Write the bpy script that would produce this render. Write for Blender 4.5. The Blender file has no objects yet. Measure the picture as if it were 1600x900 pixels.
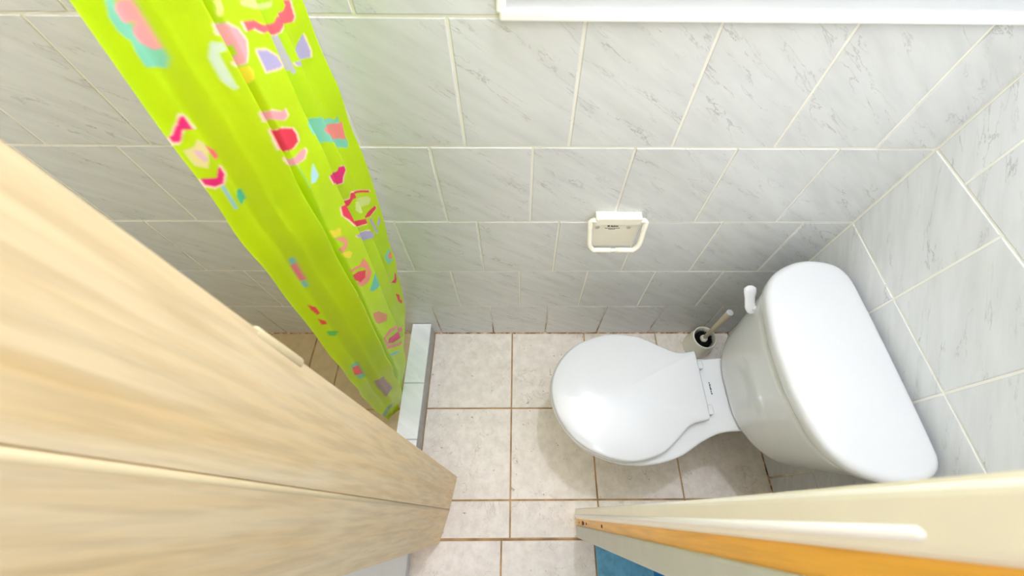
import bpy, bmesh, math, random
import numpy as np
from mathutils import Matrix, Vector

random.seed(7)
sc = bpy.context.scene
COL = sc.collection

# ------------------------------------------------------------------ camera
F_PX, PITCH, ROLL, YAW = 654.02, 0.57685, 0.01909, -0.02081
CAM = Vector((-0.06599, -0.6136, 1.5995))
SX, SY = 20.17, -69.72                       # principal point offset in px
ROT = (Matrix.Rotation(YAW, 3, 'Z') @ Matrix.Rotation(PITCH, 3, 'X') @ Matrix.Rotation(ROLL, 3, 'Z'))
cd = bpy.data.cameras.new('camera')
cd.sensor_width = 36
cd.lens = F_PX / 1600 * 36
cd.shift_x = -SX / 1600
cd.shift_y = SY / 1600
cd.clip_start = 0.01
cd.dof.use_dof = True
cd.dof.focus_distance = 1.35
cd.dof.aperture_fstop = 6.3
cam = bpy.data.objects.new('camera', cd)
cam.matrix_world = Matrix.Translation(CAM) @ ROT.to_4x4()
COL.objects.link(cam)
sc.camera = cam

# ------------------------------------------------------------------ light
world = bpy.data.worlds.new('hall_daylight')
sc.world = world
world.use_nodes = True
world.node_tree.nodes['Background'].inputs[0].default_value = (1.0, 0.92, 0.83, 1)
world.node_tree.nodes['Background'].inputs[1].default_value = 1.0

ld = bpy.data.lights.new('ceiling_lamp', 'POINT')
ld.energy = 39
ld.color = (0.80, 0.86, 1.0)
ld.shadow_soft_size = 0.022
lo = bpy.data.objects.new('ceiling_lamp', ld)
lo.location = (0.15, -0.14, 2.45)
COL.objects.link(lo)
ld2 = bpy.data.lights.new('added_warm_fill', 'POINT')  # added fill light over the shower, no fixture belongs to it
ld2.energy = 2
ld2.color = (1.0, 0.84, 0.66)
ld2.shadow_soft_size = 0.1
lo2 = bpy.data.objects.new('added_warm_fill', ld2)
lo2.location = (-0.72, -0.36, 2.45)
COL.objects.link(lo2)

sc.view_settings.view_transform = 'Standard'
sc.view_settings.look = 'None'
sc.view_settings.gamma = 1
sc.view_settings.use_curve_mapping = False
sc.view_settings.exposure = 0.0
sc.cycles.max_bounces = 16
sc.cycles.diffuse_bounces = 12


# ------------------------------------------------------------------ helpers
def lin(r, g, b):
    f = lambda c: (c / 255 / 12.92) if c / 255 <= .04045 else ((c / 255 + .055) / 1.055) ** 2.4
    return (f(r), f(g), f(b), 1)


class N:
    """small node-tree writer"""
    def __init__(self, name):
        self.m = bpy.data.materials.new(name)
        self.m.use_nodes = True
        self.t = self.m.node_tree
        self.b = self.t.nodes['Principled BSDF']

    def n(self, kind, **kw):
        x = self.t.nodes.new(kind)
        for k, v in kw.items():
            if k.startswith('_'):
                setattr(x, k[1:], v)
            else:
                x.inputs[k].default_value = v
        return x

    def l(self, a, b):
        self.t.links.new(a, b)

    def ramp(self, fac, *stops):
        r = self.t.nodes.new('ShaderNodeValToRGB')
        e = r.color_ramp.elements
        while len(e) < len(stops):
            e.new(0.5)
        for i, (p, c) in enumerate(stops):
            e[i].position = p
            e[i].color = c if len(c) == 4 else (*c, 1)
        self.l(fac, r.inputs[0])
        return r.outputs[0]

    def mix(self, fac, a, b, mode='MIX'):
        x = self.t.nodes.new('ShaderNodeMix')
        x.data_type = 'RGBA'
        x.blend_type = mode
        for s, v in ((x.inputs[0], fac), (x.inputs[6], a), (x.inputs[7], b)):
            if isinstance(v, bpy.types.NodeSocket):
                self.l(v, s)
            else:
                s.default_value = v
        return x.outputs[2]

    def bump(self, h, s, d=0.002):
        x = self.n('ShaderNodeBump', Strength=s, Distance=d)
        self.l(h, x.inputs['Height'])
        self.l(x.outputs[0], self.b.inputs['Normal'])


def plain(name, col, rough=.5, spec=.5, noise=0.0, nscale=30, coat=0):
    m = N(name)
    m.b.inputs['Roughness'].default_value = rough
    m.b.inputs['Specular IOR Level'].default_value = spec
    m.b.inputs['Coat Weight'].default_value = coat
    tc = m.n('ShaderNodeTexCoord')
    no = m.n('ShaderNodeTexNoise', Scale=nscale, Detail=4.0)
    m.l(tc.outputs['Object'], no.inputs['Vector'])
    d = tuple(c * (1 - noise) for c in col[:3]) + (1,)
    m.l(m.ramp(no.outputs[0], (.35, d), (.65, col)), m.b.inputs['Base Color'])
    return m.m


def marble(name, base, vein, amount, rough=.22):
    m = N(name)
    tc = m.n('ShaderNodeTexCoord')
    oi = m.n('ShaderNodeObjectInfo')
    add = m.n('ShaderNodeVectorMath', _operation='ADD')
    mul = m.n('ShaderNodeVectorMath', _operation='SCALE')
    comb = m.n('ShaderNodeCombineXYZ')
    mm = m.n('ShaderNodeMath', _operation='MULTIPLY')
    m.l(oi.outputs['Random'], mm.inputs[0])
    mm.inputs[1].default_value = 37.0
    for k in range(3):
        m.l(mm.outputs[0], comb.inputs[k])
    m.l(tc.outputs['Object'], add.inputs[0])
    m.l(comb.outputs[0], add.inputs[1])
    mp0 = m.n('ShaderNodeMapping')
    mp0.inputs['Rotation'].default_value = (0, 0, math.radians(38))
    m.l(add.outputs[0], mp0.inputs['Vector'])
    mp = m.n('ShaderNodeMapping')
    mp.inputs['Scale'].default_value = (6.5, 36, 20)
    m.l(mp0.outputs[0], mp.inputs['Vector'])
    # thin veins: where a warped noise crosses its middle value
    n1 = m.n('ShaderNodeTexNoise', Scale=1.0, Detail=7.0, Roughness=.6, Distortion=.45)
    m.l(mp.outputs[0], n1.inputs['Vector'])
    v = m.ramp(n1.outputs[0], (.484, (0, 0, 0)), (.497, (1, 1, 1)), (.50, (1, 1, 1)), (.512, (0, 0, 0)))
    n2 = m.n('ShaderNodeTexNoise', Scale=.9, Detail=3.0)
    m.l(mp.outputs[0], n2.inputs['Vector'])
    patch = m.ramp(n2.outputs[0], (.47, (0, 0, 0)), (.66, (1, 1, 1)))
    fac = m.mix(1.0, v, patch, 'MULTIPLY')
    n3 = m.n('ShaderNodeTexNoise', Scale=1.1, Detail=4.0)
    m.l(mp.outputs[0], n3.inputs['Vector'])
    cloud = m.ramp(n3.outputs[0], (.3, tuple(c * .9 for c in base[:3])), (.62, base))
    f2 = m.mix(1.0, fac, (amount, amount, amount, 1), 'MULTIPLY')
    m.l(m.mix(f2, cloud, vein), m.b.inputs['Base Color'])
    m.b.inputs['Roughness'].default_value = rough
    return m.m


def floor_tile_mat():
    m = N('matt_floor_tile')
    tc = m.n('ShaderNodeTexCoord')
    oi = m.n('ShaderNodeObjectInfo')
    add = m.n('ShaderNodeVectorMath', _operation='ADD')
    m.l(tc.outputs['Object'], add.inputs[0])
    mm = m.n('ShaderNodeMath', _operation='MULTIPLY')
    mm.inputs[1].default_value = 53.0
    m.l(oi.outputs['Random'], mm.inputs[0])
    m.l(mm.outputs[0], add.inputs[1])
    n1 = m.n('ShaderNodeTexNoise', Scale=28.0, Detail=7.0, Roughness=.72)
    m.l(add.outputs[0], n1.inputs['Vector'])
    n2 = m.n('ShaderNodeTexNoise', Scale=11.0, Detail=8.0, Roughness=.6, Distortion=1.4)
    m.l(add.outputs[0], n2.inputs['Vector'])
    base = m.ramp(n1.outputs[0], (.32, lin(222, 212, 200)), (.62, lin(242, 234, 224)))
    scr = m.ramp(n2.outputs[0], (.488, (0, 0, 0)), (.5, (1, 1, 1)), (.512, (0, 0, 0)))
    n4 = m.n('ShaderNodeTexNoise', Scale=9.0, Detail=2.0)
    m.l(add.outputs[0], n4.inputs['Vector'])
    gate = m.ramp(n4.outputs[0], (.5, (0, 0, 0)), (.62, (.5, .5, .5)))
    f = m.mix(1.0, scr, gate, 'MULTIPLY')
    col = m.mix(f, base, lin(150, 138, 124))
    # worn brown specks
    n3 = m.n('ShaderNodeTexNoise', Scale=60.0, Detail=3.0)
    m.l(add.outputs[0], n3.inputs['Vector'])
    sp = m.ramp(n3.outputs[0], (.69, (0, 0, 0)), (.75, (.6, .6, .6)))
    m.l(m.mix(sp, col, lin(140, 110, 80)), m.b.inputs['Base Color'])
    m.b.inputs['Roughness'].default_value = .55
    m.bump(n1.outputs[0], .25, .001)
    return m.m


def grout_mat(name, clean, stain, z0, z1, lo_=.42, hi_=.6):
    """grout with brown staining that sits in the lowest joints"""
    m = N(name)
    g = m.n('ShaderNodeNewGeometry')
    sp = m.n('ShaderNodeSeparateXYZ')
    m.l(g.outputs['Position'], sp.inputs[0])
    mr = m.n('ShaderNodeMapRange')
    mr.inputs[1].default_value = z0
    mr.inputs[2].default_value = z1
    mr.inputs[3].default_value = 1
    mr.inputs[4].default_value = 0
    m.l(sp.outputs[2], mr.inputs[0])
    no = m.n('ShaderNodeTexNoise', Scale=14.0, Detail=5.0)
    m.l(g.outputs['Position'], no.inputs['Vector'])
    r = m.ramp(no.outputs[0], (lo_, (0.15, 0.15, 0.15)), (hi_, (1, 1, 1)))
    f = m.mix(1.0, r, mr.outputs[0], 'MULTIPLY')
    m.l(m.mix(f, clean, stain), m.b.inputs['Base Color'])
    m.b.inputs['Roughness'].default_value = .8
    return m.m


def wood_mat(name, a, b, c, rough=.45):
    """pale wood-grain: fine streaks along local Z"""
    m = N(name)
    tc = m.n('ShaderNodeTexCoord')
    mp = m.n('ShaderNodeMapping')
    mp.inputs['Scale'].default_value = (40, 40, 1.6)
    m.l(tc.outputs['Object'], mp.inputs['Vector'])
    n1 = m.n('ShaderNodeTexNoise', Scale=1.0, Detail=6.0, Roughness=.65, Distortion=.6)
    m.l(mp.outputs[0], n1.inputs['Vector'])
    mp2 = m.n('ShaderNodeMapping')
    mp2.inputs['Scale'].default_value = (160, 160, 9)
    m.l(tc.outputs['Object'], mp2.inputs['Vector'])
    n2 = m.n('ShaderNodeTexNoise', Scale=1.0, Detail=3.0)
    m.l(mp2.outputs[0], n2.inputs['Vector'])
    c1 = m.ramp(n1.outputs[0], (.3, a), (.5, b), (.7, c))
    c2 = m.ramp(n2.outputs[0], (.35, (.86, .84, .8)), (.6, (1, 1, 1)))
    m.l(m.mix(1.0, c1, c2, 'MULTIPLY'), m.b.inputs['Base Color'])
    m.b.inputs['Roughness'].default_value = rough
    return m.m


def link(name, me, mat, parent=None):
    o = bpy.data.objects.new(name, me)
    if mat and not me.materials:
        me.materials.append(mat)
    COL.objects.link(o)
    o.parent = parent
    return o


def tag(o, label=None, cat=None, group=None, kind=None):
    if label: o['label'] = label
    if cat: o['category'] = cat
    if group: o['group'] = group
    if kind: o['kind'] = kind
    return o


def empty(name, loc=(0, 0, 0)):
    o = bpy.data.objects.new(name, None)
    o.empty_display_size = .05
    COL.objects.link(o)
    o.location = loc
    return o


def mesh(name, verts, faces, smooth=False):
    me = bpy.data.meshes.new(name)
    me.from_pydata([tuple(v) for v in verts], [], faces)
    me.update()
    if smooth:
        me.polygons.foreach_set('use_smooth', [True] * len(me.polygons))
    return me


def box_me(name, lo_, hi_, bevel=0, seg=2, smooth=False):
    bm = bmesh.new()
    bmesh.ops.create_cube(bm, size=1)
    for v in bm.verts:
        for k in range(3):
            v.co[k] = lo_[k] if v.co[k] < 0 else hi_[k]
    if bevel:
        bmesh.ops.bevel(bm, geom=bm.edges[:], offset=bevel, segments=seg, profile=.5, affect='EDGES')
    me = bpy.data.meshes.new(name)
    bm.to_mesh(me)
    bm.free()
    if smooth:
        me.polygons.foreach_set('use_smooth', [True] * len(me.polygons))
    return me


def tile_me(name, w, h, t, bev=.0014):
    """tile lying in local XY, face up +Z, chamfered rim, centred; no back face"""
    a, b = w / 2, h / 2
    V, Fc = [], []
    for (da, z) in ((0, 0), (0, t - bev * .7), (bev, t)):
        V += [(-a + da, -b + da, z), (a - da, -b + da, z), (a - da, b - da, z), (-a + da, b - da, z)]
    for r in range(2):
        for k in range(4):
            i, j = r * 4 + k, r * 4 + (k + 1) % 4
            Fc.append((i, j, j + 4, i + 4))
    Fc.append((8, 9, 10, 11))
    Fc.append((3, 2, 1, 0))
    return mesh(name, V, Fc)


def loft(name, rings, cap0=True, cap1=True, smooth=True):
    n = len(rings[0])
    V = [p for r in rings for p in r]
    Fc = []
    for r in range(len(rings) - 1):
        for k in range(n):
            a, b = r * n + k, r * n + (k + 1) % n
            Fc.append((a, b, b + n, a + n))
    if cap0: Fc.append(tuple(reversed(range(n))))
    if cap1: Fc.append(tuple(range((len(rings) - 1) * n, len(rings) * n)))
    return mesh(name, V, Fc, smooth)


def tube(name, pts, rad, seg=12, caps=True):
    pts = [Vector(p) for p in pts]
    if not hasattr(rad, '__len__'): rad = [rad] * len(pts)
    rings = []
    up = None
    for i, p in enumerate(pts):
        d = (pts[min(i + 1, len(pts) - 1)] - pts[max(i - 1, 0)]).normalized()
        if up is None:
            up = d.orthogonal().normalized()
        up = (up - d * up.dot(d)).normalized()
        s = d.cross(up)
        rings.append([p + (up * math.cos(2 * math.pi * k / seg) + s * math.sin(2 * math.pi * k / seg)) * rad[i] for k in range(seg)])
    return loft(name, rings, caps, caps)


def lathe(name, prof, c, seg=32):
    rings = [[(c[0] + r * math.cos(2 * math.pi * k / seg), c[1] + r * math.sin(2 * math.pi * k / seg), c[2] + z) for k in range(seg)] for r, z in prof]
    return loft(name, rings)


def smooth_closed(pts, n):
    """closed Catmull-Rom through pts resampled to n points"""
    P = np.array(pts, float)
    m = len(P)
    out = []
    dense = []
    for i in range(m):
        p0, p1, p2, p3 = P[(i - 1) % m], P[i], P[(i + 1) % m], P[(i + 2) % m]
        for t in np.linspace(0, 1, 24, endpoint=False):
            dense.append(.5 * ((2 * p1) + (p2 - p0) * t + (2 * p0 - 5 * p1 + 4 * p2 - p3) * t * t + (3 * p1 - p0 - 3 * p2 + p3) * t ** 3))
    D = np.array(dense)
    seg = np.linalg.norm(np.roll(D, -1, 0) - D, axis=1)
    L = np.concatenate([[0], np.cumsum(seg)])
    D2 = np.vstack([D, D[:1]])
    s = np.linspace(0, L[-1], n, endpoint=False)
    return np.stack([np.interp(s, L, D2[:, k]) for k in range(D.shape[1])], 1)


def inset2d(P, d):
    """move an outline (ccw) inwards by d"""
    nx = np.roll(P, -1, 0) - np.roll(P, 1, 0)
    nx /= np.linalg.norm(nx, axis=1)[:, None] + 1e-9
    return P + np.stack([-nx[:, 1], nx[:, 0]], 1) * d


def ccw(P):
    P = np.array(P, float)
    a = np.sum(P[:, 0] * np.roll(P[:, 1], -1) - np.roll(P[:, 0], -1) * P[:, 1])
    return P if a > 0 else P[::-1]


# ------------------------------------------------------------------ materials
M_TILE = marble('grey_marble_wall_tile', lin(217, 219, 221), lin(120, 119, 116), .5, .2)
M_CURB = marble('white_marble_curb_tile', lin(242, 244, 248), lin(200, 202, 208), .5, .3)
M_FLOOR = floor_tile_mat()
M_WGROUT = grout_mat('wall_grout', lin(236, 234, 226), lin(140, 98, 56), .02, .3, .3, .6)
M_FGROUT = plain('brown_floor_grout', lin(204, 166, 118), .85, .2, .45, 18)
M_PAINT = plain('white_wall_paint', lin(206, 209, 214), .6, .3, .02, 12)
M_CREAMPAINT = plain('cream_ceiling_paint', lin(246, 243, 240), .8, .2, .02, 8)
M_TRIMW = plain('gloss_white_trim', lin(246, 246, 246), .3, .5, .01)
M_CERAMIC = plain('white_glazed_ceramic', lin(214, 215, 217), .07, .5, .01, 6, .3)
M_SEAT = plain('white_seat_plastic', lin(208, 209, 211), .06, .5, .01, 6)
M_IVORY = plain('ivory_plastic', lin(244, 240, 226), .3, .5, .02)
M_BEIGE = plain('beige_plastic', lin(226, 214, 190), .4, .5, .03)
M_BRISTLE = plain('black_bristles', lin(24, 22, 20), .8, .2, .5, 300)
M_INK = plain('black_print', lin(40, 40, 42), .6)
M_DARK = plain('dark_screw_hole', lin(60, 44, 28), .7)
M_STEEL = plain('steel_rod', lin(200, 200, 200), .25, .5)
M_STEEL.node_tree.nodes['Principled BSDF'].inputs['Metallic'].default_value = 1
M_OAK = wood_mat('pale_wood_grain_vinyl', lin(240, 206, 148), lin(245, 217, 168), lin(248, 226, 186))
M_STRIP = plain('pale_vinyl_edge', lin(228, 206, 160), .4, .5, .05)
M_CREAM = plain('cream_gloss_paint', lin(244, 238, 224), .3, .5, .03, 20)
M_PINE = wood_mat('varnished_orange_pine', lin(236, 172, 52), lin(246, 186, 66), lin(250, 198, 92), .35)
M_GREYP = plain('grey_white_paint', lin(196, 198, 190), .5, .4, .05, 20)
M_HGREY = plain('pale_grey_baseboard_paint', lin(214, 218, 220), .5, .4, .04, 20)

# ------------------------------------------------------------------ room shell
W, H = 0.2054, 0.2517                        # wall tile pitch
G = 0.005                                   # joint width
XL, XR = -1.36, 0.7702                       # shower end wall, right wall
YF0, YF1 = -0.595, -0.672                    # doorway wall: room face, hall face
ZC = 2.8
TRIM_Z = 5 * H + .007
TILE_T = .006

wall_back = tag(link('wall_back', box_me('wall_back', (XL - .08, .0018, 0), (XR + .08, .09, ZC)), M_WGROUT), 'tiled back wall of grey marble tiles behind the toilet', kind='structure')
wall_right = tag(link('wall_right', box_me('wall_right', (XR + .0018, YF1, 0), (XR + .09, TILE_T, ZC)), M_WGROUT), 'tiled side wall behind the toilet tank', kind='structure')
wall_left = tag(link('wall_left', box_me('wall_left', (XL - .08, YF1, 0), (XL, TILE_T, ZC)), M_CREAMPAINT), 'end wall of the shower', kind='structure')

_tiles = {}


def get_tile(w, h, mat, t=TILE_T):
    k = (round(w, 4), round(h, 4), mat.name, t)
    if k not in _tiles:
        _tiles[k] = tile_me('tile', w, h, t)
        _tiles[k].materials.append(mat)
    return _tiles[k]


def row_cells(off, lo_, hi_, pitch):
    e = [lo_] + [off + i * pitch for i in range(-20, 21) if lo_ + .012 < off + i * pitch < hi_ - .012] + [hi_]
    return list(zip(e[:-1], e[1:]))


RB = Matrix.Rotation(math.pi / 2, 4, 'X')      # +Z -> -Y
RR = Matrix.Rotation(-math.pi / 2, 4, 'Z') @ Matrix.Rotation(math.pi / 2, 4, 'X')   # +Z -> -X
OFF = {1: -.5823, 2: -.4788, 3: -.3794, 4: -.4519, 5: -.3802, 6: -.3082, 7: -.40, 8: -.33, 9: -.42}
for r, off in OFF.items():
    hi = XR if r <= 5 else -.092
    z0, z1 = (r - 1) * H + (.007 if r == 6 else 0), min(r * H + (.007 if r == 5 else 0), ZC)
    for a, b in row_cells(off, XL, hi, W):
        o = link('tile', get_tile(b - a - G, z1 - z0 - G, M_TILE), None, wall_back)
        jit = random.uniform(-.0006, .0006)
        o.matrix_world = Matrix.Translation(((a + b) / 2, TILE_T + jit, (z0 + z1) / 2)) @ RB @ Matrix.Rotation(random.choice((0, math.pi)) , 4, 'Z')
OFFR = {1: -.10, 2: -.03, 3: -.2102, 4: -.4156, 5: -.3, 6: -.2}
for r, off in OFFR.items():
    z0, z1 = (r - 1) * H, r * H
    if r == 6: continue
    for a, b in row_cells(off, YF0, 0, W):
        o = link('tile', get_tile(b - a - G, z1 - z0 - G, M_TILE), None, wall_right)
        o.matrix_world = Matrix.Translation((XR + TILE_T, (a + b) / 2, (z0 + z1) / 2)) @ RR

# painted wall above the tiles, set a little proud, with its white bead
up = tag(link('wall_upper_back', box_me('wall_upper_back', (-.092, -.004, TRIM_Z + .014), (XR + .004, TILE_T, ZC)), M_PAINT), 'white painted wall above the tiles', kind='structure')
ur = tag(link('wall_upper_right', box_me('wall_upper_right', (XR - .002, YF0, TRIM_Z + .014), (XR + TILE_T, -.004, ZC)), M_PAINT), 'white painted side wall above the tiles', kind='structure')
tr = tag(link('trim_1', box_me('trim_1', (-.097, -.009, TRIM_Z - .003), (XR - .002, TILE_T, TRIM_Z + .015), .004, 3), M_TRIMW), 'white bead along the top of the wall tiles', kind='structure')
tag(link('trim_2', box_me('trim_2', (XR - .008, YF0, TRIM_Z - .003), (XR + TILE_T, -.009, TRIM_Z + .015), .004, 3), M_TRIMW), 'white bead along the top of the side wall tiles', kind='structure')
link('bead_end', box_me('bead_end', (-.101, -.007, TRIM_Z + .008), (-.087, TILE_T, ZC), .003, 2), M_TRIMW, tr)
tag(link('ceiling', box_me('ceiling', (XL - .08, YF1, ZC), (XR + .09, .09, ZC + .05)), M_CREAMPAINT), 'cream painted bathroom ceiling', kind='structure')

# doorway wall (room | hall)
JX = 0.112
tag(link('wall_front_right', box_me('wall_front_right', (JX + .028, YF1 + .004, 0), (XR + .09, YF0 - .004, ZC)), M_CREAM), 'cream painted wall beside the doorway', kind='structure')
tag(link('wall_front_left', box_me('wall_front_left', (XL - .08, YF1 + .004, 0), (-.42, YF0 - .004, ZC)), M_CREAM), 'cream painted wall behind the folding door', kind='structure')
tag(link('wall_front_header', box_me('wall_front_header', (-.42, YF1 + .004, 2.05), (JX + .028, YF0 - .004, ZC)), M_CREAM), 'wall above the doorway', kind='structure')

# ------------------------------------------------------------------ floors
FT = .2854
FX = -.0967
floor = tag(link('floor', box_me('floor', (XL, YF1 - .004, -.06), (XR + TILE_T, TILE_T, -.004)), M_FGROUT), 'pale square floor tiles with brown joints', kind='structure')


def floor_tiles(parent, xs, ys, z=0, mat=M_FLOOR, jitter=.0007):
    for a, b in zip(xs[:-1], xs[1:]):
        for c, d in zip(ys[:-1], ys[1:]):
            o = link('tile', get_tile(abs(b - a) - .005, abs(d - c) - .005, mat), None, parent)
            o.matrix_world = Matrix.Translation(((a + b) / 2, (c + d) / 2, z - TILE_T + random.uniform(-jitter, jitter)))


ys = [-.001, -.2865, -.571, YF1 - .002]
floor_tiles(floor, [-.404, FX, FX + FT, FX + 2 * FT, XR + .003], ys)
M_SHFLOOR = plain('shaded_shower_floor_tile', lin(206, 184, 146), .5, .4, .12, 30)  # the curtain's shade on the shower floor is put into this darker colour
floor_tiles(floor, [XL, -1.05, -.868, -.758, -.474], [-.001, -.29, YF0], 0, M_SHFLOOR)
# stained sealant where the back wall meets the floor
m = N('rust_stained_sealant')
no = m.n('ShaderNodeTexNoise', Scale=46.0, Detail=6.0, Roughness=.7)
tcx = m.n('ShaderNodeTexCoord')
m.l(tcx.outputs['Object'], no.inputs['Vector'])
m.l(m.ramp(no.outputs[0], (.36, lin(84, 52, 26)), (.5, lin(190, 150, 104)), (.62, lin(232, 222, 206))), m.b.inputs['Base Color'])
m.b.inputs['Roughness'].default_value = .8
tag(link('trim_5', box_me('trim_5', (XL, -.0035, -.003), (XR, .003, .0035), .0012, 1), m.m), 'rust stained sealant along the foot of the back wall', kind='structure')
tag(link('trim_6', box_me('trim_6', (XR - .0035, YF0, -.003), (XR + .003, -.004, .0035), .0012, 1), m.m), 'rust stained sealant along the foot of the side wall', kind='structure')
hall = tag(link('floor_hall', box_me('floor_hall', (-1.5, -2.3, -.06), (1.5, YF1 - .004, -.008)), M_FGROUT), 'pale tiled hall floor outside the doorway', kind='structure')
M_BLUELIT = plain('blue_lit_hall_tile', lin(112, 182, 212), .5, .4, .25, 60)  # blue hall light painted into the colour of the right-hand tiles
floor_tiles(hall, [.168, .459, .75, 1.04], [YF1 - .0045, -.962, -1.25, -1.54, -1.83], -.004, M_BLUELIT)
floor_tiles(hall, [-1.285, -.995, -.704, -.412, -.123, .168], [YF1 - .0045, -.962, -1.25, -1.54, -1.83], -.004)

tag(link('wall_blue_bounce', box_me('wall_blue_bounce', (.34, -1.5, 0), (.42, YF1 - .002, 2.4)), plain('blue_bounce_paint', lin(30, 120, 185), .6, .3, .03)), 'added blue wall out of view, shades and tints the hall floor', kind='structure')  # added unseen wall: blocks warm world light, bounces blue onto the floor
# shower curb
curb = tag(empty('shower_curb', (-.44, -.3, 0)), 'low shower curb topped with narrow white marble tiles', 'shower curb')


def sub(name, me, mat, parent):
    """child given in world coordinates"""
    o = link(name, me, mat, parent)
    o.matrix_parent_inverse = parent.matrix_world.inverted() if parent.parent else Matrix.Translation(parent.location).inverted()
    return o


sub('curb_side', box_me('curb_side', (-.470, YF0, -.004), (-.4055, -.001, .094)), plain('grey_curb_cement', lin(188, 188, 186), .7, .3, .18, 40), curb)
for a, b in ((-.001, -.222), (-.222, -.403), (-.403, -.594)):
    t = link('curb_tile', get_tile(.070, abs(b - a) - .003, M_CURB), None, curb)
    t.matrix_parent_inverse = Matrix.Translation(curb.location).inverted()
    t.location = (-.4375, (a + b) / 2, .094)

# hall: plinth strip left of the doorway
tag(link('baseboard_hall', box_me('baseboard_hall', (-.66, -.90, -.004), (-.40, YF1 - .03, .035), .003), M_HGREY), 'pale grey low plinth outside the doorway', kind='structure')

# ------------------------------------------------------------------ right jamb
jamb = tag(link('trim_3', box_me('trim_3', (JX, -.623, 0), (JX + .03, YF0, 2.05), .005, 3), M_CREAM), 'cream painted door casing right of the doorway', kind='structure')
link('bead', tube('bead', [(JX + .0008, -.6135, .0), (JX + .0008, -.6135, 1.375), (JX + .003, -.6135, 1.38)], [.0034, .0034, .0015], 12), M_TRIMW, jamb)
link('pine_strip', box_me('pine_strip', (JX + .006, -.642, 0), (JX + .03, -.6215, 2.05)), M_PINE, jamb)
link('outer_casing', box_me('outer_casing', (JX, YF1, 0), (JX + .03, -.640, 2.05), .003, 2), M_GREYP, jamb)
for z, w, h in ((.05, .002, .004), (.13, .005, .014), (.15, .0035, .012), (.21, .0025, .008), (.47, .003, .007)):
    link('screw_hole', box_me('screw_hole', (JX + .0052, -.632 - w, z - h), (JX + .0065, -.632 + w, z + h)), M_DARK, jamb)

for o in [jamb] + [c for c in COL.objects if c.parent == jamb]:     # the old frame leans a few millimetres
    for v in o.data.vertices:
        v.co.y -= .0055 * v.co.z

# ------------------------------------------------------------------ folding door
door = tag(empty('folding_door', (-.29, -.6, 0)), 'pale wood-grain folding door pushed open beside the shower', 'door')


def slab(name, p, q, z0, z1, th, mat, parent, bev=.0015):
    """upright board from plan point p to q, its right face on the line p-q"""
    p, q = Vector(p), Vector(q)
    d = q - p
    ang = math.atan2(d.y, d.x)
    me = box_me(name, (0, -th, z0), (d.length, 0, z1), bev, 1)
    o = link(name, me, mat, parent)
    o.matrix_parent_inverse = Matrix.Translation(parent.location).inverted()
    o.matrix_world = Matrix.Translation((p.x, p.y, 0)) @ Matrix.Rotation(ang, 4, 'Z')
    return o


A, B, C = (-.274, -.504), (-.291, -.5985), (-.315, -.685)
# boards run from C to A so that their thickness lies to the left (away from the opening)
zb, zt = .008, 2.0


def leftboard(name, p, q, **k):
    p, q = Vector(p), Vector(q)
    d = (q - p)
    n = Vector((-d.y, d.x)).normalized()
    th = .009
    V = []
    for z in (zb, zt):
        for s in (p, q, q + n * -th, p + n * -th):
            V.append((s.x + .011 * z, s.y + .005 * z, z))
    me = mesh(name, V, [(3, 2, 1, 0), (4, 5, 6, 7), (0, 1, 5, 4), (1, 2, 6, 5), (2, 3, 7, 6), (3, 0, 4, 7)])
    o = link(name, me, M_OAK, door)
    o.matrix_parent_inverse = Matrix.Translation(door.location).inverted()
    return o


def lerp2(p, q, t): return (p[0] + (q[0] - p[0]) * t, p[1] + (q[1] - p[1]) * t)


# p->q direction chosen so that normal -n points left
leftboard('panel', lerp2(A, B, 0), lerp2(A, B, .965))
leftboard('panel', lerp2(B, C, .035), lerp2(B, C, 1))
h = link('hinge_strip', tube('hinge_strip', [(B[0] - .0035, B[1], zb), (B[0] - .0035 + .011 * zt, B[1] + .005 * zt, zt)], .0042, 10), M_STRIP, door)
h.matrix_parent_inverse = Matrix.Translation(door.location).inverted()
for i in range(1, 4):          # the folded leaves stacked behind
    dx = -.030 * i
    leftboard('panel', (A[0] + dx, A[1] - .004), (B[0] + dx + .006, B[1]))
    leftboard('panel', (B[0] + dx + .006, B[1] - .002), (C[0] + dx, C[1] + .004))
hd = link('handle', box_me('handle', (-.272, -.503, 1.222), (-.2595, -.4935, 1.304), .004, 3, True), M_STRIP, door)
hd.matrix_parent_inverse = Matrix.Translation(door.location).inverted()
tag(link('trim_4', box_me('trim_4', (-.42, -.615, 2.005), (JX + .03, -.585, 2.05)), M_GREYP), 'track for the folding door above the doorway', kind='structure')

# ------------------------------------------------------------------ toilet
TY = -.328
toilet = tag(empty('toilet', (.38, TY, 0)), 'white two-piece toilet with closed round lid against the tiled side wall', 'toilet')


def tp(name, me, mat, parent=toilet):
    return sub(name, me, mat, parent)


NR = 96
lid_out = ccw([(.020, -.328), (.040, -.256), (.10, -.194), (.20, -.162), (.285, -.172), (.338, -.196), (.378, -.214), (.405, -.218), (.438, -.214), (.444, -.222),
               (.445, -.30), (.4445, -.392), (.440, -.402), (.405, -.408), (.380, -.420), (.340, -.455), (.29, -.486), (.205, -.500), (.105, -.468), (.043, -.404)])
LO = smooth_closed(lid_out, NR)
seat_c = np.array([.215, TY])


def ring(P, z):
    return [(x, y, z) for x, y in P]


def toward(P, c, f):
    return c + (P - c) * f


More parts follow.
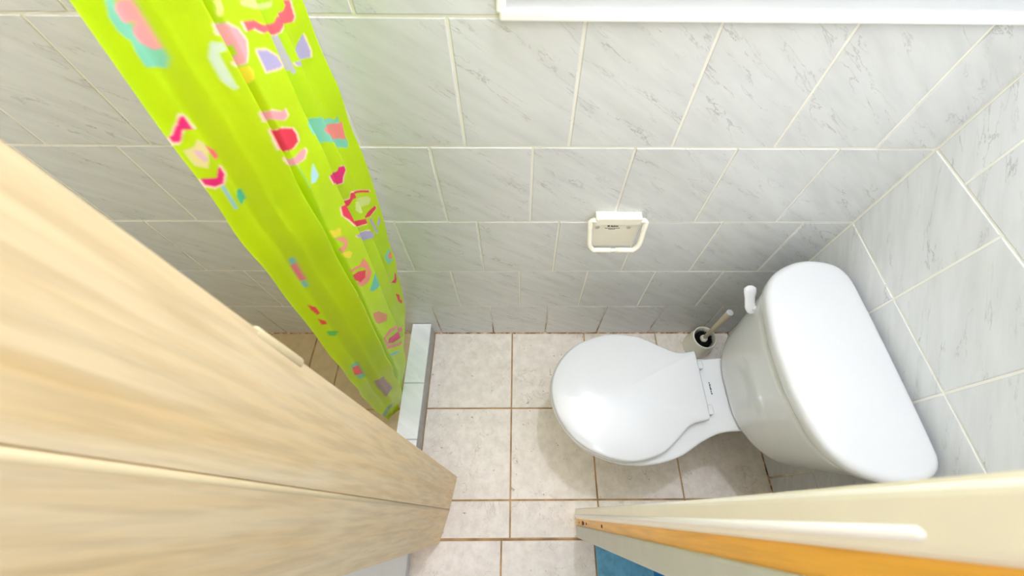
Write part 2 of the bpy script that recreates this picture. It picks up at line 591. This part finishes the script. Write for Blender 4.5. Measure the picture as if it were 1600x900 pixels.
# lid: thin, slightly domed, rolled edge
def lid_rings(P, z0, z1, dome, r):
    R = [ring(toward(P, seat_c, .6), z0), ring(inset2d(P, .004), z0), ring(P, z0 + .003), ring(P, z1 - r)]
    for k in (30, 60, 80):
        a = math.radians(k)
        R.append(ring(inset2d(P, r * (1 - math.cos(a))), z1 - r + r * math.sin(a)))
    Q = inset2d(P, r)
    for f in (.93, .82, .68, .52, .36, .2, .08):
        R.append(ring(toward(Q, seat_c, f), z1 + dome * (1 - f * f)))
    return R


tp('seat_lid', loft('seat_lid', lid_rings(LO, .402, .415, .0125, .007)), M_SEAT)
seat_out = smooth_closed([(p[0] - .003 if p[0] < .3 else p[0] - .006, TY + (p[1] - TY) * 1.008) for p in lid_out], NR)
tp('seat', loft('seat', lid_rings(seat_out, .383, .400, -.003, .007)), M_SEAT)

# bowl: rim, then down to the foot
rim = ccw([(.024, -.328), (.044, -.252), (.105, -.19), (.20, -.160), (.29, -.168), (.36, -.198), (.42, -.222), (.47, -.226), (.54, -.222), (.62, -.225), (.66, -.26),
           (.66, -.328), (.66, -.40), (.62, -.428), (.54, -.424), (.475, -.430), (.42, -.452), (.36, -.484), (.29, -.503), (.20, -.504), (.105, -.470), (.044, -.406)])
RM = smooth_closed(rim, NR)
foot_c = np.array([.40, TY])


def bowl_ring(fx0, fx1, fy, z):
    """remap the rim outline to a narrower footprint: x range fx0..fx1, y factor"""
    x0, x1 = RM[:, 0].min(), RM[:, 0].max()
    x = fx0 + (RM[:, 0] - x0) / (x1 - x0) * (fx1 - fx0)
    return [(a, TY + (b - TY) * fy, z) for a, b in zip(x, RM[:, 1])]


R = [bowl_ring(.17, .63, .56, .0), bowl_ring(.165, .635, .60, .004), bowl_ring(.165, .635, .60, .03), bowl_ring(.18, .63, .55, .05), bowl_ring(.19, .63, .52, .12),
     bowl_ring(.17, .63, .57, .19), bowl_ring(.12, .64, .70, .25), bowl_ring(.07, .65, .84, .30), bowl_ring(.04, .655, .94, .34), bowl_ring(.026, .66, .99, .362), ring(RM, .372)]
for k in (45, 90):
    a = math.radians(k)
    R.append(ring(inset2d(RM, .006 * (1 - math.cos(a))), .372 + .006 * math.sin(a)))
R.append(ring(toward(inset2d(RM, .006), np.array([.3, TY]), .7), .3785))
tp('bowl', loft('bowl', R), M_CERAMIC)
# hinges
for y0, y1 in ((-.262, -.238), (-.386, -.360)):
    hg = tp('hinge', box_me('hinge', (.4465, y0, .379), (.462, y1, .402), .003, 2, True), M_SEAT)
    sub('hinge_pin', box_me('hinge_pin', (.461, y0 + .004, .379), (.467, y1 - .004, .392), .002, 1), M_SEAT, hg)
# maker's print on the shelf behind the seat
for i, (y, w) in enumerate(((-.296, .003), (-.302, .004), (-.3075, .003), (-.313, .005), (-.320, .004), (-.326, .003))):
    tp('print', box_me('print', (.476, y - w / 2 - .001, .3786), (.4785 + (i % 2) * .001, y + w / 2, .3790)), M_INK)

# tank
lid_t = ccw([(.508, -.328), (.512, -.25), (.530, -.164), (.566, -.112), (.625, -.080), (.680, -.073), (.730, -.086), (.752, -.118), (.757, -.17), (.759, -.328), (.757, -.49),
             (.752, -.532), (.728, -.556), (.680, -.569), (.625, -.563), (.566, -.536), (.530, -.487), (.512, -.405)])
LT = smooth_closed(lid_t, NR)
tank_c = np.array([.64, TY])
tb = ccw([(.514, -.328), (.519, -.25), (.545, -.185), (.585, -.140), (.635, -.118), (.70, -.112), (.745, -.114), (.748, -.16), (.748, -.328), (.748, -.49), (.745, -.520),
          (.70, -.522), (.635, -.514), (.585, -.494), (.545, -.456), (.519, -.40)])
TB = smooth_closed(tb, NR)
# same starting angle for both outlines
def align(P, c):
    a = np.arctan2(P[:, 1] - c[1], P[:, 0] - c[0])
    return np.roll(P, -int(np.argmin(np.abs(a - math.pi + 1e-3) % (2 * math.pi))), 0)


def polar(P, c, n=NR):
    """resample an outline by angle so two outlines loft cleanly"""
    a = np.unwrap(np.arctan2(P[:, 1] - c[1], P[:, 0] - c[0]))
    r = np.linalg.norm(P - c, axis=1)
    o = np.argsort(a % (2 * math.pi))
    aa, rr = (a % (2 * math.pi))[o], r[o]
    t = np.linspace(0, 2 * math.pi, n, endpoint=False)
    rr = np.interp(t, aa, rr, period=2 * math.pi)
    return np.stack([c[0] + rr * np.cos(t), c[1] + rr * np.sin(t)], 1)


LTp, TBp = polar(LT, tank_c, 128), polar(TB, tank_c, 128)
top_in = tank_c + (LTp - tank_c) * .962
R = [ring(toward(TBp, tank_c, .85), .381), ring(toward(TBp, tank_c, .955), .382), ring(toward(TBp, tank_c, .985), .388), ring(TBp, .400)]
for f in (.12, .3, .5, .7, .88, 1.0):
    R.append(ring(TBp + (top_in - TBp) * f, .400 + .262 * f))
tp('tank', loft('tank', R), M_CERAMIC)
R = [ring(toward(LTp, tank_c, .93), .660), ring(toward(LTp, tank_c, .985), .661), ring(LTp, .666), ring(LTp, .684)]
for k in (25, 50, 70, 90):
    a = math.radians(k)
    R.append(ring(inset2d(LTp, .016 * (1 - math.cos(a))), .684 + .014 * math.sin(a)))
Q = inset2d(LTp, .016)
for f in (.88, .7, .5, .3, .1):
    R.append(ring(toward(Q, tank_c, f), .698 + .003 * (1 - f * f)))
tp('tank_lid', loft('tank_lid', R), M_CERAMIC)
# flush lever at the front corner
LEV = ((-.182, .606, .006, 0), (-.178, .607, .012, .001), (-.168, .612, .0150, .003), (-.157, .620, .0135, .005), (-.147, .629, .0135, .006),
       (-.137, .637, .0165, .006), (-.128, .643, .0160, .006), (-.1225, .646, .008, .006))
lv = tp('flush_lever', loft('flush_lever', [[(.530 - ox + w * math.cos(a), y, z + w * .45 * math.sin(a)) for a in np.linspace(0, 2 * math.pi, 16, endpoint=False)] for y, z, w, ox in LEV]), M_SEAT)
sub('lever_pivot', tube('lever_pivot', [(.528, -.170, .614), (.552, -.170, .614)], .007, 12), M_SEAT, lv)

# ------------------------------------------------------------------ toilet brush
bx, by = .624, -.059
br_h = tag(link('brush_holder', lathe('brush_holder', [(.046, 0), (.049, .004), (.050, .014), (.047, .05), (.0435, .098), (.043, .106), (.0405, .108), (.038, .105), (.037, .08), (.036, .02), (.01, .018)], (bx, by, 0), 40), M_IVORY),
           'round ivory toilet-brush holder on the floor behind the toilet', 'brush holder')
brush = tag(empty('toilet_brush', (bx, by, .02)), 'toilet brush with beige handle standing in its ivory holder', 'toilet brush')
bm = bmesh.new()
for k in range(700):
    z = random.uniform(.03, .088)
    a = random.uniform(0, 2 * math.pi)
    p = Vector((bx, by, z))
    d = Vector((math.cos(a), math.sin(a), random.uniform(-.1, .35)))
    e = p + d * .032
    s = Vector((-math.sin(a), math.cos(a), 0)) * .0012
    vs = [bm.verts.new(v) for v in (p + s, p - s, e - s, e + s)]
    bm.faces.new(vs)
me = bpy.data.meshes.new('bristles')
bm.to_mesh(me)
bm.free()
tag(sub('bristles', me, M_BRISTLE, brush), kind='stuff')
sub('bristle_core', lathe('bristle_core', [(.02, .021), (.026, .04), (.027, .075), (.02, .088)], (bx, by, 0), 20), M_BRISTLE, brush)
sub('collar', lathe('collar', [(.0105, .084), (.0135, .092), (.0125, .100), (.0075, .105)], (bx, by, 0), 20), M_IVORY, brush)
hb = sub('handle', tube('handle', [(bx, by, .09), (bx - .001, by, .2), (bx - .003, by - .001, .325), (bx - .003, by - .001, .333)], [.0066, .0085, .0108, .0108], 18), M_BEIGE, brush)
sub('handle_cap', tube('handle_cap', [(bx - .003, by - .001, .333), (bx - .003, by - .001, .336), (bx - .003, by - .001, .3372)], [.0112, .011, .008], 18), M_SEAT, hb)

# ------------------------------------------------------------------ toilet-paper holder
tph = tag(empty('paper_holder', (.17, 0, .7)), 'empty ivory toilet-paper holder with U-shaped bar on the tiled back wall', 'paper holder')
bp = sub('backplate', box_me('backplate', (.113, -.007, .654), (.232, .004, .776), .003, 2), M_IVORY, tph)
sub('hinge_bar', box_me('hinge_bar', (.116, -.022, .770), (.228, .004, .797), .003, 2), M_IVORY, tph)
# U bar: hangs from the hinge, tips outwards
L0, L1 = Vector((.1035, -.016, .783)), Vector((.1085, -.041, .705))
R0, R1 = Vector((.2405, -.016, .783)), Vector((.2355, -.041, .705))
pts = [Vector((.120, -.016, .783)), Vector((.107, -.016, .783)), L0 + (L1 - L0) * .04]
pts += [L0 + (L1 - L0) * t for t in (.3, .6, .85)]
cl, cr = L1 + Vector((.013, -.003, -.012)), R1 + Vector((-.013, -.003, -.012))
for t in (.25, .5, .75):
    pts.append((L0 + (L1 - L0) * .85) * (1 - t) ** 2 + L1 * 1.0 * 2 * t * (1 - t) + Vector((0, 0, 0)) + (cl) * t * t)
pts.append(cl)
mid = [cl + (cr - cl) * t for t in (.15, .44)]
usub = sub('roll_bar', tube('roll_bar', pts + mid, .0062, 12), M_IVORY, tph)
pts2 = [Vector((.224, -.016, .783)), Vector((.237, -.016, .783)), R0 + (R1 - R0) * .04] + [R0 + (R1 - R0) * t for t in (.3, .6, .85)]
for t in (.25, .5, .75):
    pts2.append((R0 + (R1 - R0) * .85) * (1 - t) ** 2 + R1 * 2 * t * (1 - t) + cr * t * t)
pts2.append(cr)
sub('roll_bar', tube('roll_bar', pts2 + [cl + (cr - cl) * t for t in (.85, .56)], .0066, 12), M_IVORY, tph)
sub('bar_joint', tube('bar_joint', [cl + (cr - cl) * .42, cl + (cr - cl) * .58], .0048, 12), M_IVORY, tph)
for x in (.128, .207):
    sub('screw', tube('screw', [(x, -.006, .742), (x, -.0078, .742)], .0055, 14), M_SEAT, bp)
for (x, z, w, hgt) in ((.1555, .7475, .006, .005), (.163, .747, .0035, .005), (.1668, .7465, .003, .004), (.1705, .747, .003, .005), (.1745, .7465, .003, .004), (.178, .7465, .003, .004)):
    sub('print', box_me('print', (x - w / 2, -.0075, z - hgt / 2), (x + w / 2, -.0069, z + hgt / 2)), M_INK, bp)
for (x0, x1, z) in ((.147, .185, .7385), (.157, .174, .7335)):
    sub('print', box_me('print', (x0, -.0073, z - .0009), (x1, -.0069, z + .0009)), M_INK, bp)

# ------------------------------------------------------------------ shower curtain
NU, NZ = 420, 1250
Z0, Z1 = .052, 1.88
zz = np.concatenate([np.linspace(Z0, 1.5, NZ - 60), np.linspace(1.5, Z1, 61)[1:]])
xe = np.interp(zz, [.05, .208, .278, .589, .913, 1.141, 1.297, 1.9], [-.505, -.476, -.462, -.420, -.390, -.376, -.371, -.360])
yb = np.interp(zz, [.05, .12, .2, .3, 2], [-.105, -.065, -.032, -.02, -.02])
yf = np.interp(zz, [.05, .08, .25, .5, .77, 1.14, 1.3, 1.45, 1.9], [-.378, -.378, -.384, -.388, -.388, -.371, -.35, -.325, -.25])
CT = np.array([0, .10, .22, .30, .45, .535, .572, .70, .815, .848, .915, .94, 1.0])
CX = np.array([.006, -.012, -.022, .014, -.016, -.050, .034, .016, -.066, .034, .006, -.016, -.034])
k3 = np.array([.25, .5, .25])


def kern(a, n):
    for _ in range(n):
        a = np.convolve(np.pad(a, 1, 'edge'), k3, 'valid')
    return a


xe, yb, yf = kern(xe, 800), kern(yb, 120), kern(yf, 800) + .042
tt = np.linspace(0, 1, NU)
# cubic (cosine-eased) interpolation of the pleats
prof = np.zeros(NU)
for i in range(len(CT) - 1):
    msk = (tt >= CT[i]) & (tt <= CT[i + 1])
    f = (tt[msk] - CT[i]) / (CT[i + 1] - CT[i])
    prof[msk] = CX[i] + (CX[i + 1] - CX[i]) * (.5 * f + .5 * (.5 - .5 * np.cos(np.pi * f)))
prof = kern(prof, 5)
ZG, TG = np.meshgrid(zz, tt, indexing='ij')
rng = np.random.RandomState(4)
wob = .0016 * np.sin(TG * 9 + ZG * 23 + 2 * np.sin(ZG * 11)) + .0014 * np.sin(TG * 31 - ZG * 37 + 3 * np.sin(TG * 8)) * np.clip(1.0 - ZG, .1, 1)
XG = xe[:, None] + prof[None, :] * (1.0 + .25 * np.sin(ZG * 2.1)) * np.clip(.45 + 2.4 * (ZG - .05), .45, 1) + wob
YG = yb[:, None] + (yf - yb)[:, None] * (TG + .012 * np.sin(ZG * 5 + TG * 6))
# hem: the back half hangs a little higher, the front corner lowest
ZH = ZG + np.clip(.22 - ZG, 0, 1) * (.10 * np.exp(-((TG - .42) / .10) ** 2) + .02)
VG = np.stack([XG, YG, ZH], -1).reshape(-1, 3)

# pixel of each cloth point in the photograph, used to find where a printed motif sits on the cloth
Rn = np.array(ROT)
loc = (VG - np.array(CAM)) @ Rn
PXg = np.stack([800 + SX + F_PX * loc[:, 0] / -loc[:, 2], 450 + SY - F_PX * loc[:, 1] / -loc[:, 2]], 1)
DEP = -loc[:, 2]
DIST = np.linalg.norm(VG - np.array(CAM), axis=1)
# cloth coordinates: arc length across (taken at mid height) and height
mid_i = int(np.argmin(np.abs(zz - .95)))
dx = np.diff(XG[mid_i]); dy = np.diff(YG[mid_i])
S1 = np.concatenate([[0], np.cumsum(np.hypot(dx, dy))])
SG = np.broadcast_to(S1[None, :], ZG.shape).reshape(-1)
ZF = ZG.reshape(-1)


def cloth(px):
    d = np.hypot(PXg[:, 0] - px[0], PXg[:, 1] - px[1])
    c = np.where(d < d.min() + 2.5)[0]
    i = c[np.argmin(DIST[c])]
    return SG[i], ZF[i]


colr = np.zeros((NZ * NU, 4), np.float32)
LIME = np.array(lin(190, 226, 0))
colr[:] = LIME
# soft tone drift of the dye
drift = (.5 + .5 * np.sin(SG * 21 + ZF * 6 + 1.3 * np.sin(ZF * 9)))[:, None]
colr = (colr * (1 - .28 * drift) + np.array(lin(220, 236, 0)) * .28 * drift).astype(np.float32)


def fill(P, c):
    P = np.array(P)
    x0, y0 = P.min(0); x1, y1 = P.max(0)
    idx = np.where((SG >= x0) & (SG <= x1) & (ZF >= y0) & (ZF <= y1))[0]
    if not len(idx): return
    s, z = SG[idx], ZF[idx]
    ins = np.zeros(len(idx), bool)
    j = len(P) - 1
    for i in range(len(P)):
        if P[i, 1] != P[j, 1]:
            cr_ = ((P[i, 1] > z) != (P[j, 1] > z)) & (s < (P[j, 0] - P[i, 0]) * (z - P[i, 1]) / (P[j, 1] - P[i, 1]) + P[i, 0])
            ins ^= cr_
        j = i
    colr[idx[ins]] = lin(*c)


PINK, CORAL, MAG, RED = (255, 172, 178), (248, 104, 118), (240, 44, 122), (240, 60, 84)
MINT, BLUE, LIL, YEL, PALE = (136, 216, 184), (128, 208, 214), (190, 178, 220), (252, 230, 60), (222, 236, 140)


def crop(ox, oy, s):
    return lambda *p: [(ox + x / s, oy + y / s) for x, y in zip(p[0::2], p[1::2])]


c1, c2, c3, c4 = crop(100, 0, 4.5), crop(330, 0, 4.5), crop(230, 180, 6), crop(400, 150, 5.625)
c5, c6, c7, c8 = crop(340, 300, 5.627), crop(500, 300, 5), crop(440, 420, 5.627), crop(500, 540, 5.622)
MOTIFS = [
    (MINT, 0, c1(300, 60, 310, 150, 390, 240, 480, 300, 510, 400, 570, 480, 725, 480, 728, 430, 680, 350, 600, 355, 520, 300, 490, 230, 480, 170, 430, 160, 370, 90, 350, 5, 290, 5)),
    (PINK, 0, c1(360, 5, 375, 90, 430, 160, 490, 165, 490, 230, 520, 300, 600, 355, 670, 345, 630, 280, 550, 150, 455, 5)),
    ((218, 236, 206), 0, c1(1030, 300, 1120, 305, 1140, 368, 1085, 375, 1130, 470, 1225, 625, 1210, 645, 1130, 590, 1040, 470, 1015, 400)),
    (PINK, 1, c1(1070, 175, 1130, 168, 1230, 210, 1290, 280, 1300, 380, 1270, 460, 1225, 468, 1205, 430, 1215, 400, 1190, 330, 1110, 255)),
    (YEL, 0, c1(1265, 480, 1310, 465, 1345, 500, 1350, 560, 1310, 600, 1290, 590)),
    ((255, 240, 140), 0, c1(1040, 5, 1110, 5, 1130, 70, 1110, 130, 1070, 120, 1060, 60)),
    (PALE, 0, c2(205, 5, 440, 5, 430, 60, 330, 65, 230, 40)),
    (CORAL, 1, c2(232, 154, 310, 150, 380, 178, 450, 165, 470, 120, 520, 80, 535, 40, 515, 5, 560, 5, 596, 120, 580, 158, 520, 175, 490, 235, 440, 250, 380, 235, 320, 210, 265, 226)),
    ((206, 196, 206), 0, c2(430, 255, 475, 255, 605, 510, 590, 530, 560, 500)),
    (LIL, 1, c2(328, 354, 400, 360, 470, 400, 515, 460, 480, 485, 400, 500)),
    (LIL, 1, c2(655, 245, 708, 365, 708, 405, 620, 465, 590, 450, 605, 350)),
    (PINK, 1, c2(360, 795, 430, 780, 500, 795, 525, 770, 545, 820, 520, 855, 440, 840, 392, 856)),
    (MAG, 1, c3(205, 212, 225, 195, 270, 100, 290, 25, 335, 25, 420, 140, 415, 152, 340, 145, 320, 230, 300, 270, 240, 262)),
    ((238, 226, 150), 0, c3(335, 350, 450, 310, 470, 240, 520, 270, 575, 350, 570, 520, 450, 490, 400, 450)),
    ((240, 200, 205), 0, c3(430, 340, 500, 350, 560, 440, 530, 450, 450, 400)),
    (CORAL, 0, c3(540, 285, 620, 340, 665, 400, 650, 430, 610, 380)),
    (MAG, 1, c3(510, 605, 650, 605, 660, 500, 690, 495, 735, 560, 710, 650, 640, 690, 550, 660)),
    ((160, 214, 224), 0, c3(670, 685, 705, 670, 850, 890, 810, 900)),
    ((80, 200, 150), 0, c3(850, 720, 890, 690, 915, 790, 880, 860, 840, 800)),
    (RED, 1, c4(135, 300, 230, 285, 330, 290, 370, 340, 380, 410, 340, 470, 270, 495, 215, 488, 175, 400)),
    (PINK, 1, c4(262, 540, 350, 545, 430, 470, 450, 500, 430, 560, 370, 605, 300, 600)),
    ((140, 216, 160), 0, c4(355, 620, 385, 615, 495, 825, 475, 830)),
    ((190, 230, 235), 0, c4(510, 600, 560, 710, 540, 760, 500, 770, 500, 680)),
    (MINT, 0, c4(465, 240, 500, 200, 580, 185, 660, 200, 710, 215, 725, 180, 825, 420, 815, 465, 750, 460, 620, 405, 510, 340)),
    ((255, 146, 138), 0, c4(605, 290, 640, 255, 730, 250, 765, 240, 805, 390, 740, 380, 650, 340)),
    (MAG, 1, c4(660, 710, 690, 680, 725, 670, 740, 625, 790, 620, 800, 660, 780, 710, 775, 770, 700, 770)),
    (RED, 1, c6(175, 120, 245, 60, 250, 12, 300, -8, 395, -6, 398, 8, 300, 12, 270, 60, 232, 118, 246, 185, 310, 225, 370, 190, 440, 110, 452, 130, 400, 200, 340, 262, 290, 266, 240, 220, 190, 190)),
    (PALE, 0, c6(290, 80, 380, 40, 410, 60, 390, 110, 330, 170, 290, 150)),
    (LIL, 0, c6(395, 215, 412, 215, 470, 330, 450, 330)),
    (LIL, 1, c6(295, 345, 360, 310, 430, 320, 430, 350, 380, 378, 318, 365)),
    (LIL, 0, c6(472, 195, 484, 240, 468, 280, 455, 270)),
    (YEL, 0, c6(78, 310, 130, 310, 150, 285, 175, 290, 175, 340, 110, 370, 95, 370)),
    ((245, 160, 130), 0, c6(110, 375, 200, 355, 235, 390, 225, 440, 190, 475, 140, 460, 190, 430, 200, 400)),
    (YEL, 0, c6(158, 490, 240, 460, 265, 480, 250, 520, 188, 520)),
    ((245, 150, 130), 0, c6(230, 622, 320, 580, 350, 520, 390, 560, 415, 640, 390, 710, 340, 745, 300, 715, 370, 660, 375, 610, 340, 590, 250, 640)),
    (RED, 0, c6(258, 660, 310, 630, 370, 615, 365, 670, 330, 710, 285, 700)),
    ((110, 205, 180), 0, c6(440, 640, 460, 640, 425, 785, 400, 780)),
    (MINT, 0, c6(515, 520, 540, 460, 555, 448, 580, 545, 540, 575)),
    ((255, 140, 130), 0, c6(540, 510, 555, 475, 570, 490, 572, 528, 555, 530)),
    (MAG, 0, c6(596, 635, 606, 640, 610, 690, 602, 720, 565, 715, 590, 690)),
    (RED, 0, c6(600, 800, 630, 810, 636, 850, 655, 850, 650, 880, 620, 860)),
    (BLUE, 0, c5(620, 605, 655, 590, 688, 635, 645, 655)),
    ((240, 128, 152), 0, c5(645, 655, 690, 640, 776, 785, 730, 800)),
    (BLUE, 0, c5(732, 802, 780, 795, 796, 838, 770, 858)),
    ((235, 70, 76), 0, c7(220, 325, 300, 350, 345, 400, 320, 420, 250, 360)),
    ((235, 70, 76), 0, c7(310, 450, 395, 470, 405, 500, 350, 505)),
    ((96, 204, 90), 0, c7(405, 560, 495, 565, 480, 605, 415, 600)),
    (MAG, 0, c7(690, 240, 712, 248, 708, 280, 695, 275)),
    ((232, 150, 112), 0, c7(815, 400, 870, 380, 940, 410, 940, 460, 870, 490, 840, 470)),
    ((236, 140, 142), 0, c7(905, 620, 960, 540, 1040, 525, 1105, 520, 1105, 600, 1050, 680, 945, 715)),
    ((176, 214, 20), 0, c7(925, 620, 980, 560, 1085, 545, 1080, 600, 1030, 665, 960, 680)),
    ((226, 30, 112), 0, c7(955, 620, 1000, 585, 1060, 575, 1050, 620, 990, 660, 950, 660)),
    (BLUE, 0, c7(968, 755, 1040, 725, 1050, 740, 975, 780)),
    (BLUE, 0, c7(1085, 680, 1120, 640, 1125, 665, 1095, 700)),
    (MINT, 0, c8(265, 190, 330, 155, 395, 265, 400, 285, 345, 310)),
    ((250, 98, 100), 0, c8(288, 205, 348, 187, 380, 258, 312, 273)),
    ((168, 150, 150), 0, c8(485, 320, 565, 285, 605, 340, 635, 390, 580, 470, 555, 430, 530, 400, 495, 370)),
    ((150, 190, 180), 0, c8(555, 640, 650, 510, 655, 525, 580, 650)),
]
for c, outline, poly in MOTIFS:
    Q = np.array([cloth(p) for p in poly])
    if outline:
        m_ = Q.mean(0)
        d_ = Q - m_
        fill(m_ + d_ + d_ / (np.linalg.norm(d_, axis=1)[:, None] + 1e-6) * .0028, (255, 224, 190))
    fill(Q, c)

cg = colr.reshape(NZ, NU, 4)                   # soften the print's edges by one cloth step
for _ in range(2):
    p_ = np.pad(cg, ((1, 1), (1, 1), (0, 0)), 'edge')
    cg = (p_[1:-1, 1:-1] * 4 + p_[:-2, 1:-1] + p_[2:, 1:-1] + p_[1:-1, :-2] + p_[1:-1, 2:]) / 8
colr = cg.reshape(-1, 4)
me = bpy.data.meshes.new('shower_curtain')
nv = NU * NZ
me.vertices.add(nv)
me.vertices.foreach_set('co', VG.astype(np.float32).reshape(-1))
ii = (np.arange(NZ - 1)[:, None] * NU + np.arange(NU - 1)[None, :]).reshape(-1)
quads = np.stack([ii, ii + 1, ii + NU + 1, ii + NU], 1)
me.loops.add(len(quads) * 4)
me.loops.foreach_set('vertex_index', quads.reshape(-1).astype(np.int32))
me.polygons.add(len(quads))
me.polygons.foreach_set('loop_start', (np.arange(len(quads)) * 4).astype(np.int32))
me.polygons.foreach_set('loop_total', np.full(len(quads), 4, np.int32))
me.polygons.foreach_set('use_smooth', np.ones(len(quads), bool))
me.update()
me.validate()
at = me.color_attributes.new('print', 'FLOAT_COLOR', 'POINT')
at.data.foreach_set('color', colr.astype(np.float32).reshape(-1))
m = N('lime_printed_vinyl')
av = m.n('ShaderNodeAttribute', _attribute_name='print')
m.l(av.outputs['Color'], m.b.inputs['Base Color'])
m.b.inputs['Roughness'].default_value = .38
no = m.n('ShaderNodeTexNoise', Scale=38.0, Detail=3.0)
tc = m.n('ShaderNodeTexCoord')
m.l(tc.outputs['Object'], no.inputs['Vector'])
m.bump(no.outputs[0], .35, .003)
trn = m.n('ShaderNodeBsdfTranslucent')
m.l(av.outputs['Color'], trn.inputs['Color'])
ms = m.n('ShaderNodeMixShader')
ms.inputs[0].default_value = .06
m.l(m.b.outputs[0], ms.inputs[1])
m.l(trn.outputs[0], ms.inputs[2])
m.l(ms.outputs[0], m.t.nodes['Material Output'].inputs['Surface'])
cur = tag(link('shower_curtain', me, m.m), 'lime green vinyl shower curtain printed with pink flowers and hearts, drawn aside', 'shower curtain')
rod = tag(link('curtain_rod', tube('curtain_rod', [(-.355, TILE_T - .008, 1.90), (-.355, YF0, 1.90)], .0125, 16), M_STEEL), 'steel rod above the lime green shower curtain', 'curtain rod')
